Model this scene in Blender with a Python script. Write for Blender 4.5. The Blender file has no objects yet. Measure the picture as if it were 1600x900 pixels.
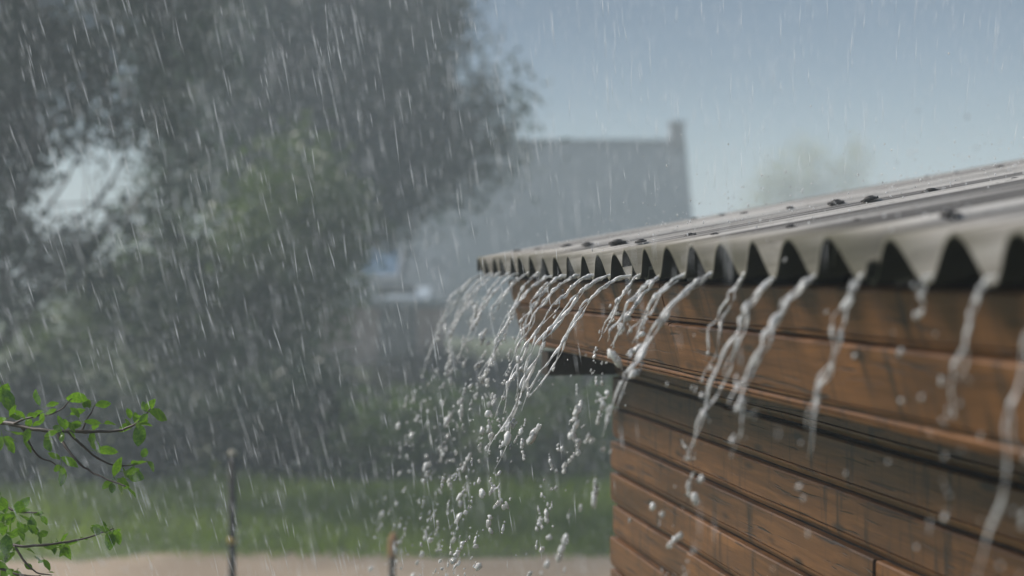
import bpy, bmesh, math, random
import numpy as np
from mathutils import Vector, Matrix, Euler, noise

S = bpy.context.scene
COL = S.collection
R = math.radians

# ------------------------------------------------------------------ camera
EYE = 2.2                      # the camera stands level with the eave of the shed
FPX = 2222.0                   # focal length in pixels of the 1600 x 900 photograph
YAW = R(10.7)
PITCH = R(0.57)
cam_data = bpy.data.cameras.new('camera')
cam = bpy.data.objects.new('camera', cam_data)
COL.objects.link(cam)
cam.location = (0, 0, EYE)
cam.rotation_euler = (R(90) - PITCH, 0, -YAW)
cam_data.sensor_width = 36
cam_data.lens = FPX / 1600 * 36
cam_data.clip_start = 0.05
cam_data.clip_end = 2000
cam_data.dof.use_dof = True
cam_data.dof.focus_distance = 3.15
cam_data.dof.aperture_fstop = 1.9
S.camera = cam

# ------------------------------------------------------------------ sky, sun, exposure
SUN_EL, SUN_AZ = R(39), R(-57)          # azimuth from +Y towards +X: high on the left
world = bpy.data.worlds.new('World')
S.world = world
world.use_nodes = True
wn, wl = world.node_tree.nodes, world.node_tree.links
sky = wn.new('ShaderNodeTexSky')
sky.sky_type = 'NISHITA'
sky.sun_disc = False
sky.sun_elevation = SUN_EL
sky.sun_rotation = SUN_AZ
sky.air_density = 1.3
sky.dust_density = 0.8
sky.ozone_density = 5.0
hs = wn.new('ShaderNodeHueSaturation')
hs.inputs['Saturation'].default_value = 1.0
wl.new(sky.outputs[0], hs.inputs['Color'])
# a slate-blue rain cloud deck covers the sky, thinner towards the horizon
wtc = wn.new('ShaderNodeTexCoord')
wsep = wn.new('ShaderNodeSeparateXYZ'); wl.new(wtc.outputs['Generated'], wsep.inputs[0])
wmr = wn.new('ShaderNodeMapRange'); wmr.interpolation_type = 'SMOOTHSTEP'
wmr.inputs['From Min'].default_value = -.02; wmr.inputs['From Max'].default_value = .2
wmr.inputs['To Min'].default_value = .08; wmr.inputs['To Max'].default_value = .9
wl.new(wsep.outputs['Z'], wmr.inputs['Value'])
wmap = wn.new('ShaderNodeMapping'); wmap.inputs['Scale'].default_value = (1.6, 1.6, 5.0); wl.new(wtc.outputs['Generated'], wmap.inputs['Vector'])
wno = wn.new('ShaderNodeTexNoise'); wno.inputs['Scale'].default_value = 2.2; wno.inputs['Detail'].default_value = 4; wno.inputs['Roughness'].default_value = .5
wl.new(wmap.outputs[0], wno.inputs['Vector'])
wmx = wn.new('ShaderNodeMix'); wmx.data_type = 'RGBA'
wcl = wn.new('ShaderNodeMix'); wcl.data_type = 'RGBA'
wl.new(wno.outputs[0], wcl.inputs[0])
wcl.inputs[6].default_value = (.16, .42, .95, 1); wcl.inputs[7].default_value = (.80, 1.45, 2.4, 1)
wl.new(wmr.outputs[0], wmx.inputs[0]); wl.new(hs.outputs[0], wmx.inputs[6]); wl.new(wcl.outputs[2], wmx.inputs[7])
wl.new(wmx.outputs[2], wn['Background'].inputs['Color'])
wn['Background'].inputs['Strength'].default_value = 0.085

sun_data = bpy.data.lights.new('sun', 'SUN')
sun_data.energy = 4.2
sun_data.angle = R(26)
sun_data.color = (1.0, 0.94, 0.87)
sun = bpy.data.objects.new('sun', sun_data)
COL.objects.link(sun)
sd = Vector((math.cos(SUN_EL) * math.sin(SUN_AZ), math.cos(SUN_EL) * math.cos(SUN_AZ), math.sin(SUN_EL)))
sun.rotation_euler = (-sd).to_track_quat('-Z', 'Y').to_euler()
sun.location = sd * 40

S.view_settings.view_transform = 'Standard'
S.view_settings.look = 'None'
S.view_settings.gamma = 1
S.view_settings.use_curve_mapping = False
S.view_settings.exposure = 0.58
S.render.engine = 'CYCLES'
S.cycles.use_denoising = True
S.cycles.max_bounces = 10
S.cycles.transparent_max_bounces = 24
S.cycles.transmission_bounces = 8
S.cycles.volume_bounces = 2
S.cycles.caustics_refractive = False
S.cycles.caustics_reflective = False

# ------------------------------------------------------------------ helpers
ROT = Euler(cam.rotation_euler).to_matrix()
def at(px, py, d):
    """world point seen at a pixel of the photograph, d metres in front of the camera"""
    return Vector((0, 0, EYE)) + ROT @ Vector(((px - 800) / FPX * d, -(py - 450) / FPX * d, -d))
RIGHT = ROT @ Vector((1, 0, 0)); RIGHT.z = 0; RIGHT.normalize()
FWD = Vector((-RIGHT.y, RIGHT.x, 0))

def link(o, parent=None):
    COL.objects.link(o)
    if parent is not None:
        o.parent = parent
    return o
def tag(o, label=None, cat=None, group=None, kind=None):
    if label: o['label'] = label
    if cat: o['category'] = cat
    if group: o['group'] = group
    if kind: o['kind'] = kind
    return o
def empty(name, loc=(0, 0, 0), parent=None):
    o = bpy.data.objects.new(name, None)
    o.location = loc
    return link(o, parent)
def mesh_obj(name, verts, faces, mat, parent=None, smooth=False, loc=(0, 0, 0), rot=(0, 0, 0)):
    me = bpy.data.meshes.new(name)
    me.from_pydata([tuple(v) for v in verts], [], faces)
    if smooth:
        me.polygons.foreach_set('use_smooth', [True] * len(me.polygons))
    me.materials.append(mat)
    o = bpy.data.objects.new(name, me)
    o.location = loc
    o.rotation_euler = rot
    return link(o, parent)
def np_mesh(name, V, F, mat, parent=None, smooth=False):
    """V (n,3), F (m,k) equal-sided faces"""
    me = bpy.data.meshes.new(name)
    V = np.asarray(V, dtype=np.float32); F = np.asarray(F, dtype=np.int32)
    m, k = F.shape
    me.vertices.add(len(V)); me.vertices.foreach_set('co', V.ravel())
    me.loops.add(m * k); me.loops.foreach_set('vertex_index', F.ravel())
    me.polygons.add(m)
    me.polygons.foreach_set('loop_start', np.arange(0, m * k, k, dtype=np.int32))
    me.polygons.foreach_set('loop_total', np.full(m, k, dtype=np.int32))
    if smooth:
        me.polygons.foreach_set('use_smooth', np.ones(m, dtype=bool))
    me.update(calc_edges=True)
    me.materials.append(mat)
    return link(bpy.data.objects.new(name, me), parent)

class MB:
    def __init__(s): s.v = []; s.f = []
    def box(s, a, b, bev=0):
        x0, y0, z0 = a; x1, y1, z1 = b; n = len(s.v)
        s.v += [(x0,y0,z0),(x1,y0,z0),(x1,y1,z0),(x0,y1,z0),(x0,y0,z1),(x1,y0,z1),(x1,y1,z1),(x0,y1,z1)]
        s.f += [[n+i for i in q] for q in ((3,2,1,0),(4,5,6,7),(0,1,5,4),(1,2,6,5),(2,3,7,6),(3,0,4,7))]
    def tube(s, pts, rad, sides=8, cap=True):
        n0 = len(s.v); N = len(pts)
        pts = [Vector(p) for p in pts]
        up = Vector((0.31, 0.2, 0.93))
        for i, p in enumerate(pts):
            d = (pts[min(i+1, N-1)] - pts[max(i-1, 0)])
            d = d.normalized() if d.length > 1e-9 else Vector((0, 0, 1))
            a = d.cross(up)
            if a.length < 1e-3: a = d.cross(Vector((1, 0, 0)))
            a.normalize(); b = d.cross(a)
            r = rad[i] if hasattr(rad, '__len__') else rad
            for k in range(sides):
                t = 2 * math.pi * k / sides
                s.v.append(tuple(p + a * (r * math.cos(t)) + b * (r * math.sin(t))))
        for i in range(N - 1):
            for k in range(sides):
                k2 = (k + 1) % sides
                s.f.append([n0+i*sides+k, n0+i*sides+k2, n0+(i+1)*sides+k2, n0+(i+1)*sides+k])
        if cap:
            s.f.append([n0 + k for k in range(sides)][::-1])
            s.f.append([n0 + (N-1)*sides + k for k in range(sides)])
    def build(s, name, mat, parent=None, smooth=False, loc=(0,0,0), rot=(0,0,0)):
        return mesh_obj(name, s.v, s.f, mat, parent, smooth, loc, rot)

# ------------------------------------------------------------------ materials
def new_mat(name):
    m = bpy.data.materials.new(name); m.use_nodes = True
    nt = m.node_tree
    return m, nt.nodes, nt.links, nt.nodes['Principled BSDF']
def ramp(n, stops):
    r = n.new('ShaderNodeValToRGB')
    e = r.color_ramp.elements
    e[0].position, e[0].color = stops[0][0], (*stops[0][1], 1)
    e[1].position, e[1].color = stops[-1][0], (*stops[-1][1], 1)
    for p, c in stops[1:-1]:
        x = e.new(p); x.color = (*c, 1)
    return r
def noise_tex(n, l, vec, scale, detail=4, rough=0.55):
    t = n.new('ShaderNodeTexNoise')
    t.inputs['Scale'].default_value = scale
    t.inputs['Detail'].default_value = detail
    t.inputs['Roughness'].default_value = rough
    if vec is not None: l.new(vec, t.inputs['Vector'])
    return t
def mapping(n, l, src, scale):
    m = n.new('ShaderNodeMapping'); m.inputs['Scale'].default_value = scale
    l.new(src, m.inputs['Vector']); return m.outputs[0]
def mixc(n, l, fac, a, b, mode='MIX'):
    m = n.new('ShaderNodeMix'); m.data_type = 'RGBA'; m.blend_type = mode
    for s_, v in ((m.inputs[0], fac), (m.inputs[6], a), (m.inputs[7], b)):
        if hasattr(v, 'is_linked'): l.new(v, s_)
        elif isinstance(v, (int, float)): s_.default_value = v
        else: s_.default_value = (*v, 1)
    return m.outputs[2]

def wood_material(name, dark, mid, light, stain=1.0):
    m, n, l, p = new_mat(name)
    tc = n.new('ShaderNodeTexCoord'); oi = n.new('ShaderNodeObjectInfo')
    mul = n.new('ShaderNodeMath'); mul.operation = 'MULTIPLY'; mul.inputs[1].default_value = 37.0
    l.new(oi.outputs['Random'], mul.inputs[0])
    add = n.new('ShaderNodeVectorMath'); add.operation = 'ADD'
    l.new(tc.outputs['Object'], add.inputs[0]); l.new(mul.outputs[0], add.inputs[1])
    V = add.outputs[0]
    warp = noise_tex(n, l, mapping(n, l, V, (6, 3, 6)), 1.0, 2)
    wv = n.new('ShaderNodeVectorMath'); wv.operation = 'MULTIPLY_ADD'
    l.new(warp.outputs['Color'], wv.inputs[0]); wv.inputs[1].default_value = (.03, .03, .03); l.new(V, wv.inputs[2])
    grain = noise_tex(n, l, mapping(n, l, wv.outputs[0], (55, 2.2, 55)), 1.0, 6, .62)
    fine = noise_tex(n, l, mapping(n, l, wv.outputs[0], (260, 7, 260)), 1.0, 3, .6)
    broad = noise_tex(n, l, mapping(n, l, V, (3, 1.6, 5)), 1.0, 3)
    c = ramp(n, [(.30, dark), (.5, mid), (.72, light)])
    l.new(grain.outputs[0], c.inputs[0])
    c2 = mixc(n, l, .55, c.outputs[0], mixc(n, l, fine.outputs[0], dark, light))
    br = ramp(n, [(.3, (.50, .46, .42)), (.7, (1.15, 1.1, 1.0))]); l.new(broad.outputs[0], br.inputs[0])
    c3 = mixc(n, l, 1.0, c2, br.outputs[0], 'MULTIPLY')
    # knots
    vo = n.new('ShaderNodeTexVoronoi'); vo.inputs['Scale'].default_value = 1.0
    l.new(mapping(n, l, wv.outputs[0], (14, 4.0, 14)), vo.inputs['Vector'])
    kr = ramp(n, [(.07, (.9, .9, .9)), (.17, (0, 0, 0))]); l.new(vo.outputs['Distance'], kr.inputs[0])
    c4 = mixc(n, l, kr.outputs[0], c3, (.014, .009, .006))
    # weather stains that run down, checks along the grain
    st = noise_tex(n, l, mapping(n, l, V, (4, 26, 3.0)), 1.0, 3, .7)
    sr = ramp(n, [(.54, (0, 0, 0)), (.68, (.85 * stain,) * 3)]); l.new(st.outputs[0], sr.inputs[0])
    c5 = mixc(n, l, sr.outputs[0], c4, (.022, .014, .009))
    ck = noise_tex(n, l, mapping(n, l, wv.outputs[0], (120, 3.2, 120)), 1.0, 2, .5)
    cr = ramp(n, [(.63, (0, 0, 0)), (.68, (.9, .9, .9))]); l.new(ck.outputs[0], cr.inputs[0])
    c6 = mixc(n, l, cr.outputs[0], c5, (.02, .012, .008))
    rnd = n.new('ShaderNodeMapRange'); rnd.inputs['To Min'].default_value = .72; rnd.inputs['To Max'].default_value = 1.18
    l.new(oi.outputs['Random'], rnd.inputs['Value'])
    hsv = n.new('ShaderNodeHueSaturation'); l.new(c6, hsv.inputs['Color']); l.new(rnd.outputs[0], hsv.inputs['Value'])
    l.new(hsv.outputs[0], p.inputs['Base Color'])
    rr = n.new('ShaderNodeMapRange'); rr.inputs['To Min'].default_value = .26; rr.inputs['To Max'].default_value = .62; p.inputs['Specular IOR Level'].default_value = .4
    l.new(broad.outputs[0], rr.inputs['Value']); l.new(rr.outputs[0], p.inputs['Roughness'])
    b = n.new('ShaderNodeBump'); b.inputs['Strength'].default_value = .35; b.inputs['Distance'].default_value = .004
    l.new(grain.outputs[0], b.inputs['Height'])
    b2 = n.new('ShaderNodeBump'); b2.inputs['Strength'].default_value = .6; b2.inputs['Distance'].default_value = .003; b2.invert = True
    l.new(cr.outputs[0], b2.inputs['Height']); l.new(b.outputs[0], b2.inputs['Normal'])
    l.new(b2.outputs[0], p.inputs['Normal'])
    return m
M_WOOD = wood_material('stained_wood', (.020, .0085, .0035), (.135, .060, .021), (.30, .146, .053))
M_FASCIA = wood_material('fascia_wood', (.024, .010, .004), (.145, .063, .022), (.29, .138, .050), .95)
M_BEAM = wood_material('old_beam', (.010, .006, .004), (.022, .014, .009), (.04, .025, .016))

def slate_material():
    m, n, l, p = new_mat('weathered_fibre_cement')
    tc = n.new('ShaderNodeTexCoord'); oi = n.new('ShaderNodeObjectInfo')
    mul = n.new('ShaderNodeMath'); mul.operation = 'MULTIPLY'; mul.inputs[1].default_value = 21.0
    l.new(oi.outputs['Random'], mul.inputs[0])
    add = n.new('ShaderNodeVectorMath'); add.operation = 'ADD'
    l.new(tc.outputs['Object'], add.inputs[0]); l.new(mul.outputs[0], add.inputs[1])
    V = add.outputs[0]
    streak = noise_tex(n, l, mapping(n, l, V, (1.4, 60, 20)), 1.0, 5, .65)
    spots = noise_tex(n, l, V, 38, 5, .7)
    big = noise_tex(n, l, mapping(n, l, V, (2, 7, 7)), 1.0, 3)
    band = noise_tex(n, l, mapping(n, l, V, (.35, 24, 4)), 1.0, 2, .5)
    c = ramp(n, [(.32, (.15, .138, .125)), (.46, (.36, .34, .315)), (.7, (.52, .50, .47))])
    l.new(streak.outputs[0], c.inputs[0])
    bd = ramp(n, [(.38, (.30, .29, .28)), (.52, (1.2, 1.2, 1.2))]); l.new(band.outputs[0], bd.inputs[0])  # dark bands up the slope, coloured in for the shading between ridges
    cb = mixc(n, l, 1.0, c.outputs[0], bd.outputs[0], 'MULTIPLY')
    sp = ramp(n, [(.56, (0, 0, 0)), (.70, (.55, .55, .55))]); l.new(spots.outputs[0], sp.inputs[0])
    c2 = mixc(n, l, sp.outputs[0], cb, (.10, .095, .07))
    # moss and dirt that grew along the drip edge
    sx = n.new('ShaderNodeSeparateXYZ'); l.new(tc.outputs['Object'], sx.inputs[0])
    mr = n.new('ShaderNodeMapRange'); mr.inputs['From Min'].default_value = .0; mr.inputs['From Max'].default_value = .13
    mr.inputs['To Min'].default_value = 1.0; mr.inputs['To Max'].default_value = 0
    l.new(sx.outputs['X'], mr.inputs['Value'])
    mm = n.new('ShaderNodeMath'); mm.operation = 'MULTIPLY'; l.new(mr.outputs[0], mm.inputs[0])
    bm_ = ramp(n, [(.32, (.6, .6, .6)), (.55, (1, 1, 1))]); l.new(big.outputs[0], bm_.inputs[0]); l.new(bm_.outputs[0], mm.inputs[1])
    c3 = mixc(n, l, mm.outputs[0], c2, (.115, .11, .085))
    l.new(c3, p.inputs['Base Color'])
    rg = n.new('ShaderNodeMapRange'); rg.inputs['To Min'].default_value = .42; rg.inputs['To Max'].default_value = .9
    l.new(mm.outputs[0], rg.inputs['Value']); l.new(rg.outputs[0], p.inputs['Roughness'])
    p.inputs['Specular IOR Level'].default_value = .22
    b = n.new('ShaderNodeBump'); b.inputs['Strength'].default_value = .5; b.inputs['Distance'].default_value = .003
    l.new(spots.outputs[0], b.inputs['Height'])
    b2 = n.new('ShaderNodeBump'); b2.inputs['Strength'].default_value = .5; b2.inputs['Distance'].default_value = .004
    l.new(streak.outputs[0], b2.inputs['Height']); l.new(b.outputs[0], b2.inputs['Normal'])
    l.new(b2.outputs[0], p.inputs['Normal'])
    return m
M_SLATE = slate_material()

def simple(name, col, rough=.6, metal=0, scale=8, var=.35):
    m, n, l, p = new_mat(name)
    tc = n.new('ShaderNodeTexCoord')
    t = noise_tex(n, l, tc.outputs['Object'], scale, 5, .6)
    c = ramp(n, [(.3, tuple(x * (1 - var) for x in col)), (.7, tuple(x * (1 + var) for x in col))])
    l.new(t.outputs[0], c.inputs[0]); l.new(c.outputs[0], p.inputs['Base Color'])
    p.inputs['Roughness'].default_value = rough; p.inputs['Metallic'].default_value = metal
    return m
M_DARK = simple('tarred_board', (.018, .014, .011), .8)
M_UNDER = simple('shade_black_sheet_underside', (.012, .011, .009), .95, 0, 30)  # near-black colour paints in the shade beneath the roof sheets
M_NAIL = simple('rusty_nail_cap', (.022, .018, .015), .6, 0, 60)
M_PIPE = simple('rusted_pipe', (.022, .017, .015), .85, 0, 20)
M_BAND = simple('yellow_tape', (.42, .28, .04), .5)
M_CAP = simple('pale_cap', (.42, .38, .30), .6)
M_STAKE = simple('stake_wood', (.36, .19, .085), .7, 0, 25)
M_STAKE_D = simple('damp_stake_wood', (.06, .045, .035), .8, 0, 25)
M_BARK = simple('bark', (.045, .038, .032), .9, 0, 12)
M_TWIG = simple('twig_bark', (.060, .038, .026), .6, 0, 40)
M_HROOF = simple('house_roofing', (.085, .105, .12), .7, 0, 1.2, .2)
M_HWALL = simple('house_render', (.19, .155, .14), .85, 0, 1.0, .2)
M_REDW = simple('red_brown_boards', (.26, .135, .10), .85, 0, 1.5, .25)
M_HTRIM = simple('house_trim', (.42, .42, .42), .7)
M_CHIM = simple('chimney_brick', (.11, .085, .08), .85, 0, 6)
M_SILL = simple('pale_metal_sheet', (.48, .54, .6), .4)
m, n, l, p = new_mat('window_glass'); p.inputs['Base Color'].default_value = (.8, .9, .95, 1); p.inputs['Metallic'].default_value = 1; p.inputs['Roughness'].default_value = .08
M_GLASS = m

def leaf_material(name, a, b, trans=.35, rough=.45, scale=1.3):
    m, n, l, p = new_mat(name)
    tc = n.new('ShaderNodeTexCoord')
    t = noise_tex(n, l, tc.outputs['Object'], scale, 4, .7)
    c = ramp(n, [(.35, a), (.65, b)])
    l.new(t.outputs[0], c.inputs[0]); l.new(c.outputs[0], p.inputs['Base Color'])
    p.inputs['Roughness'].default_value = rough
    tr = n.new('ShaderNodeBsdfTranslucent')
    br = mixc(n, l, 1.0, c.outputs[0], (1.2, 1.35, .7), 'MULTIPLY'); l.new(br, tr.inputs['Color'])
    mx = n.new('ShaderNodeMixShader'); mx.inputs[0].default_value = trans
    l.new(p.outputs[0], mx.inputs[1]); l.new(tr.outputs[0], mx.inputs[2])
    l.new(mx.outputs[0], n['Material Output'].inputs['Surface'])
    return m
M_LF_DARK = leaf_material('dark_foliage', (.016, .036, .018), (.038, .070, .030))
M_LF_GREY = leaf_material('grey_foliage', (.024, .048, .030), (.044, .078, .046))
M_LF_OLIVE = leaf_material('olive_foliage', (.050, .078, .022), (.12, .165, .045))
M_LF_HEDGE = leaf_material('hedge_foliage', (.06, .10, .036), (.15, .21, .07), .5)
M_LF_DUN = leaf_material('dun_foliage', (.07, .06, .045), (.12, .105, .075))
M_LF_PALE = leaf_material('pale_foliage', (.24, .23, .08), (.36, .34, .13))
M_LF_BR = leaf_material('young_leaf', (.07, .15, .014), (.18, .32, .03), .38, .2, 7)
M_GRASS = leaf_material('grass_blade', (.15, .22, .025), (.33, .41, .06), .45, .5, .5)

def ground_material():
    m, n, l, p = new_mat('ground_soil')
    tc = n.new('ShaderNodeTexCoord')
    a = noise_tex(n, l, tc.outputs['Object'], .7, 6); b = noise_tex(n, l, tc.outputs['Object'], 9, 5)
    c = ramp(n, [(.35, (.07, .10, .022)), (.65, (.14, .19, .04))]); l.new(a.outputs[0], c.inputs[0])
    c2 = mixc(n, l, b.outputs[0], c.outputs[0], (.09, .08, .05))
    l.new(c2, p.inputs['Base Color']); p.inputs['Roughness'].default_value = .9
    return m
def path_material():
    m, n, l, p = new_mat('wet_sandy_path')
    tc = n.new('ShaderNodeTexCoord')
    a = noise_tex(n, l, tc.outputs['Object'], .8, 6); b = noise_tex(n, l, tc.outputs['Object'], 30, 5)
    c = ramp(n, [(.35, (.30, .22, .15)), (.65, (.46, .35, .25))]); l.new(a.outputs[0], c.inputs[0])
    c2 = mixc(n, l, .3, c.outputs[0], mixc(n, l, b.outputs[0], (.12, .10, .08), (.5, .42, .33)))
    l.new(c2, p.inputs['Base Color']); p.inputs['Roughness'].default_value = .85; p.inputs['Specular IOR Level'].default_value = .2
    bp = n.new('ShaderNodeBump'); bp.inputs['Distance'].default_value = .01; l.new(b.outputs[0], bp.inputs['Height']); l.new(bp.outputs[0], p.inputs['Normal'])
    return m

def water_material(name='running_water', lo=.25, hi=1.0):
    """aerated running water: clear body with trapped air"""
    m, n, l, p = new_mat(name)
    p.inputs['Base Color'].default_value = (.95, .97, 1, 1)
    p.inputs['Transmission Weight'].default_value = 1.0
    p.inputs['IOR'].default_value = 1.33
    p.inputs['Roughness'].default_value = .06
    foam = n.new('ShaderNodeBsdfPrincipled')
    foam.inputs['Base Color'].default_value = (.95, .96, .97, 1); foam.inputs['Roughness'].default_value = .25
    tr = n.new('ShaderNodeBsdfTranslucent'); tr.inputs['Color'].default_value = (.95, .96, .97, 1)
    fm = n.new('ShaderNodeMixShader'); fm.inputs[0].default_value = .35
    l.new(foam.outputs[0], fm.inputs[1]); l.new(tr.outputs[0], fm.inputs[2])
    tc = n.new('ShaderNodeTexCoord')
    t = noise_tex(n, l, tc.outputs['Object'], 70, 3, .6)
    r = ramp(n, [(.34, (lo,) * 3), (.54, (hi,) * 3)]); l.new(t.outputs[0], r.inputs[0])
    mx = n.new('ShaderNodeMixShader')
    l.new(r.outputs[0], mx.inputs[0]); l.new(p.outputs[0], mx.inputs[1]); l.new(fm.outputs[0], mx.inputs[2])
    l.new(mx.outputs[0], n['Material Output'].inputs['Surface'])
    return m
M_WATER = water_material('running_water', .2, .95)
M_DROP = water_material('water_drop', .2, .85)
def rain_material():
    m, n, l, p = new_mat('rain_water')
    p.inputs['Base Color'].default_value = (.85, .88, .92, 1); p.inputs['Roughness'].default_value = .3
    tr = n.new('ShaderNodeBsdfTranslucent'); tr.inputs['Color'].default_value = (.85, .88, .92, 1)
    tp = n.new('ShaderNodeBsdfTransparent')
    a = n.new('ShaderNodeMixShader'); a.inputs[0].default_value = .6
    l.new(p.outputs[0], a.inputs[1]); l.new(tr.outputs[0], a.inputs[2])
    b = n.new('ShaderNodeMixShader'); b.inputs[0].default_value = .3
    l.new(a.outputs[0], b.inputs[1]); l.new(tp.outputs[0], b.inputs[2])
    l.new(b.outputs[0], n['Material Output'].inputs['Surface'])
    return m
M_RAIN = rain_material()

# ------------------------------------------------------------------ ground and path
def sheet(name, mat, corners, z, nx=60, ny=60, wob=0.0, seed=0):
    (ax, ay), (bx, by), (cx, cy), (dx, dy) = corners
    V = []; F = []
    for j in range(ny + 1):
        for i in range(nx + 1):
            u, v = i / nx, j / ny
            x = (ax*(1-u)+bx*u)*(1-v) + (dx*(1-u)+cx*u)*v
            y = (ay*(1-u)+by*u)*(1-v) + (dy*(1-u)+cy*u)*v
            if wob and j in (0, ny):
                w = wob * noise.noise((x * .9, y * .9, seed)) + .4 * wob * noise.noise((x * 4, y * 4, seed))
                x += FWD.x * w; y += FWD.y * w
            V.append((x, y, z))
    for j in range(ny):
        for i in range(nx):
            q = j * (nx + 1) + i
            F.append([q, q + 1, q + nx + 2, q + nx + 1])
    return mesh_obj(name, V, F, mat)
g = sheet('ground', ground_material(), ((-220, -220), (220, -220), (220, 220), (-220, 220)), 0, 40, 40)
tag(g, 'green and brown garden ground', None, None, 'structure')
def fr(a, b):                  # a metres to the right, b metres forward of the camera, on the ground
    v = RIGHT * a + FWD * b
    return (v.x, v.y)
pth = sheet('path', path_material(), (fr(-30, 8.3), fr(30, 8.3), fr(30, 11.1), fr(-30, 11.1)), .004, 400, 6, .55, 3)
tag(pth, 'wet sandy path across the garden', None, None, 'structure')

# ------------------------------------------------------------------ shed
PITCHW = 0.15                                   # corrugation pitch
T0 = 1.36                                       # a crest stands here along the eave
SLOPE = math.atan(0.1816)
EX, EZ = 0.79, EYE + 0.020                      # eave edge (mid height of the wave)
AMP = 0.0275
FAR_T, NEAR_T = T0 + 23.35 * PITCHW, -1.1
shed = empty('wooden_shed', (1.2, 1.8, 0))
tag(shed, 'brown wooden shed with a grey corrugated roof pouring rainwater off its eave', 'shed')
SO = Vector((1.2, 1.8, 0))
def loc(v): return Vector(v) - SO

random.seed(4)
def plank(name, parent, mat, p, length, h, th, rot, seed, bevel=.010, waney=.0025):
    """board that lies along Y; face towards -X; profile chamfered at the lower edge; p = centre of the face"""
    prof = [(0, h/2 - .004), (.003, h/2), (th, h/2), (th, -h/2), (.009, -h/2), (0.002, -h/2 + bevel), (0.001, -h/2 + bevel + .005), (.006, -h/2 + bevel + .0065), (0, -h/2 + bevel + .009)]
    N = max(4, int(length / .18)); V = []; F = []; K = len(prof)
    for i in range(N + 1):
        y = -length/2 + length * i / N
        dx = waney * 1.2 * noise.noise((y * 1.7, seed * 3.1, 0))
        for (x, z) in prof:
            e = waney * noise.noise((y * 2.6, seed * 5.7, z * 9))
            V.append((x + dx, y, z + e))
    for i in range(N):
        for k in range(K):
            k2 = (k + 1) % K
            F.append([i*K+k, (i+1)*K+k, (i+1)*K+k2, i*K+k2])
    F.append(list(range(K))); F.append([N*K+k for k in range(K)][::-1])
    return mesh_obj(name, V, F, mat, parent, False, p, rot)

# front wall: dark sheathing behind individual planks
WX = 1.18; WALL_FAR = 4.50; WALL_TOP = EYE - .33
mb = MB(); mb.box((WX + .024, NEAR_T + .35, 0.02), (WX + .07, WALL_FAR - .01, EYE - .10))
fw = mb.build('front_wall', M_DARK, shed, loc=-SO)
rows = 19; RH = .105
joints = {0: [3.40, .95], 1: [1.2], 2: [2.53, .4], 3: [2.57], 4: [3.7, 1.5], 5: [3.62, 2.5], 6: [2.0], 7: [3.3, 1.1]}
for r_ in range(-1, rows):
    ztop = WALL_TOP - r_ * RH
    if ztop - RH < .03: break
    js = sorted(joints.get(r_, [random.uniform(.2, 4), ]) )
    ys = [NEAR_T + .35] + js + [WALL_FAR + random.uniform(-.012, .014)]
    for a, b in zip(ys[:-1], ys[1:]):
        plank('plank', fw, M_WOOD, Vector((WX + random.uniform(-.002, .003), (a + b) / 2, ztop - RH / 2)), b - a - .004, RH - .008, .022, (0, random.uniform(-.012, .012), 0), random.random() * 50)
# side and rear walls, plainer because they face away
BX = EX + 3.1
for nm, y0, y1 in (('far_wall', WALL_FAR - .06, WALL_FAR - .012), ('near_wall', NEAR_T + .36, NEAR_T + .41)):
    w = empty(nm, (0, 0, 0), shed)
    k = 0
    while .02 + k * .15 < EYE + .4:
        z0 = .02 + k * .15
        zt = z0 + .147
        x0 = WX + .075 if True else 0
        if zt > EYE - .06:
            x0 = EX + .14 + (zt - EYE + .06) / math.tan(SLOPE)
        if x0 < BX - .2:
            mb = MB(); mb.box((x0, y0, z0), (BX - .07, y1, zt)); mb.build('plank', M_WOOD, w, loc=-SO)
        k += 1
w = empty('rear_wall', (0, 0, 0), shed)
for k in range(17):
    mb = MB(); mb.box((BX - .06, NEAR_T + .36, .02 + k * .15), (BX - .03, WALL_FAR - .012, .167 + k * .15)); mb.build('plank', M_WOOD, w, loc=-SO)

# fascia: two courses of board and a bottom strip, leaning with the rafter ends
LEAN = 0.27
FX, FZ = .875, EYE - .022
mb = MB(); mb.box((.024, NEAR_T, -.222), (.040, 4.70, -.004))
fas = mb.build('fascia', M_DARK, shed, loc=loc((FX, 0, FZ)), rot=(0, -LEAN, 0))
for (z0, z1, js, x) in ((-.001, -.086, [NEAR_T, 1.02, 2.95, 4.735], .004), (-.089, -.200, [NEAR_T, 1.02, 2.95, 4.725], .0)):
    for a, b in zip(js[:-1], js[1:]):
        plank('board', fas, M_FASCIA, Vector((x, (a + b) / 2, (z0 + z1) / 2)), b - a - .004, z0 - z1, .022, (0, 0, 0), random.random() * 60, .005, .002)
plank('trim_strip', fas, M_FASCIA, Vector((.003, (NEAR_T + 4.70) / 2, -.212)), 4.70 - NEAR_T, .022, .022, (0, 0, 0), 7.7, .006, .002)
# plate, tie beam end, soffit, rafters
mb = MB(); mb.box((.958, WALL_FAR - .05, EYE - .326), (BX - .1, WALL_FAR + .05, EYE - .250)); mb.build('tie_beam', M_BEAM, shed, loc=-SO)
mb = MB(); mb.box((.965, NEAR_T + .02, EYE - .216), (WX + .03, 4.68, EYE - .204)); mb.build('soffit', M_DARK, shed, loc=-SO)
for i in range(7):
    y = NEAR_T + .08 + i * (4.6 - NEAR_T) / 6
    mb = MB(); mb.box((.10, y - .03, -.135), (3.05, y + .03, -.035))
    mb.build('rafter', M_BEAM, shed, loc=loc((EX, 0, EZ)), rot=(0, -SLOPE, 0))

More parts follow.
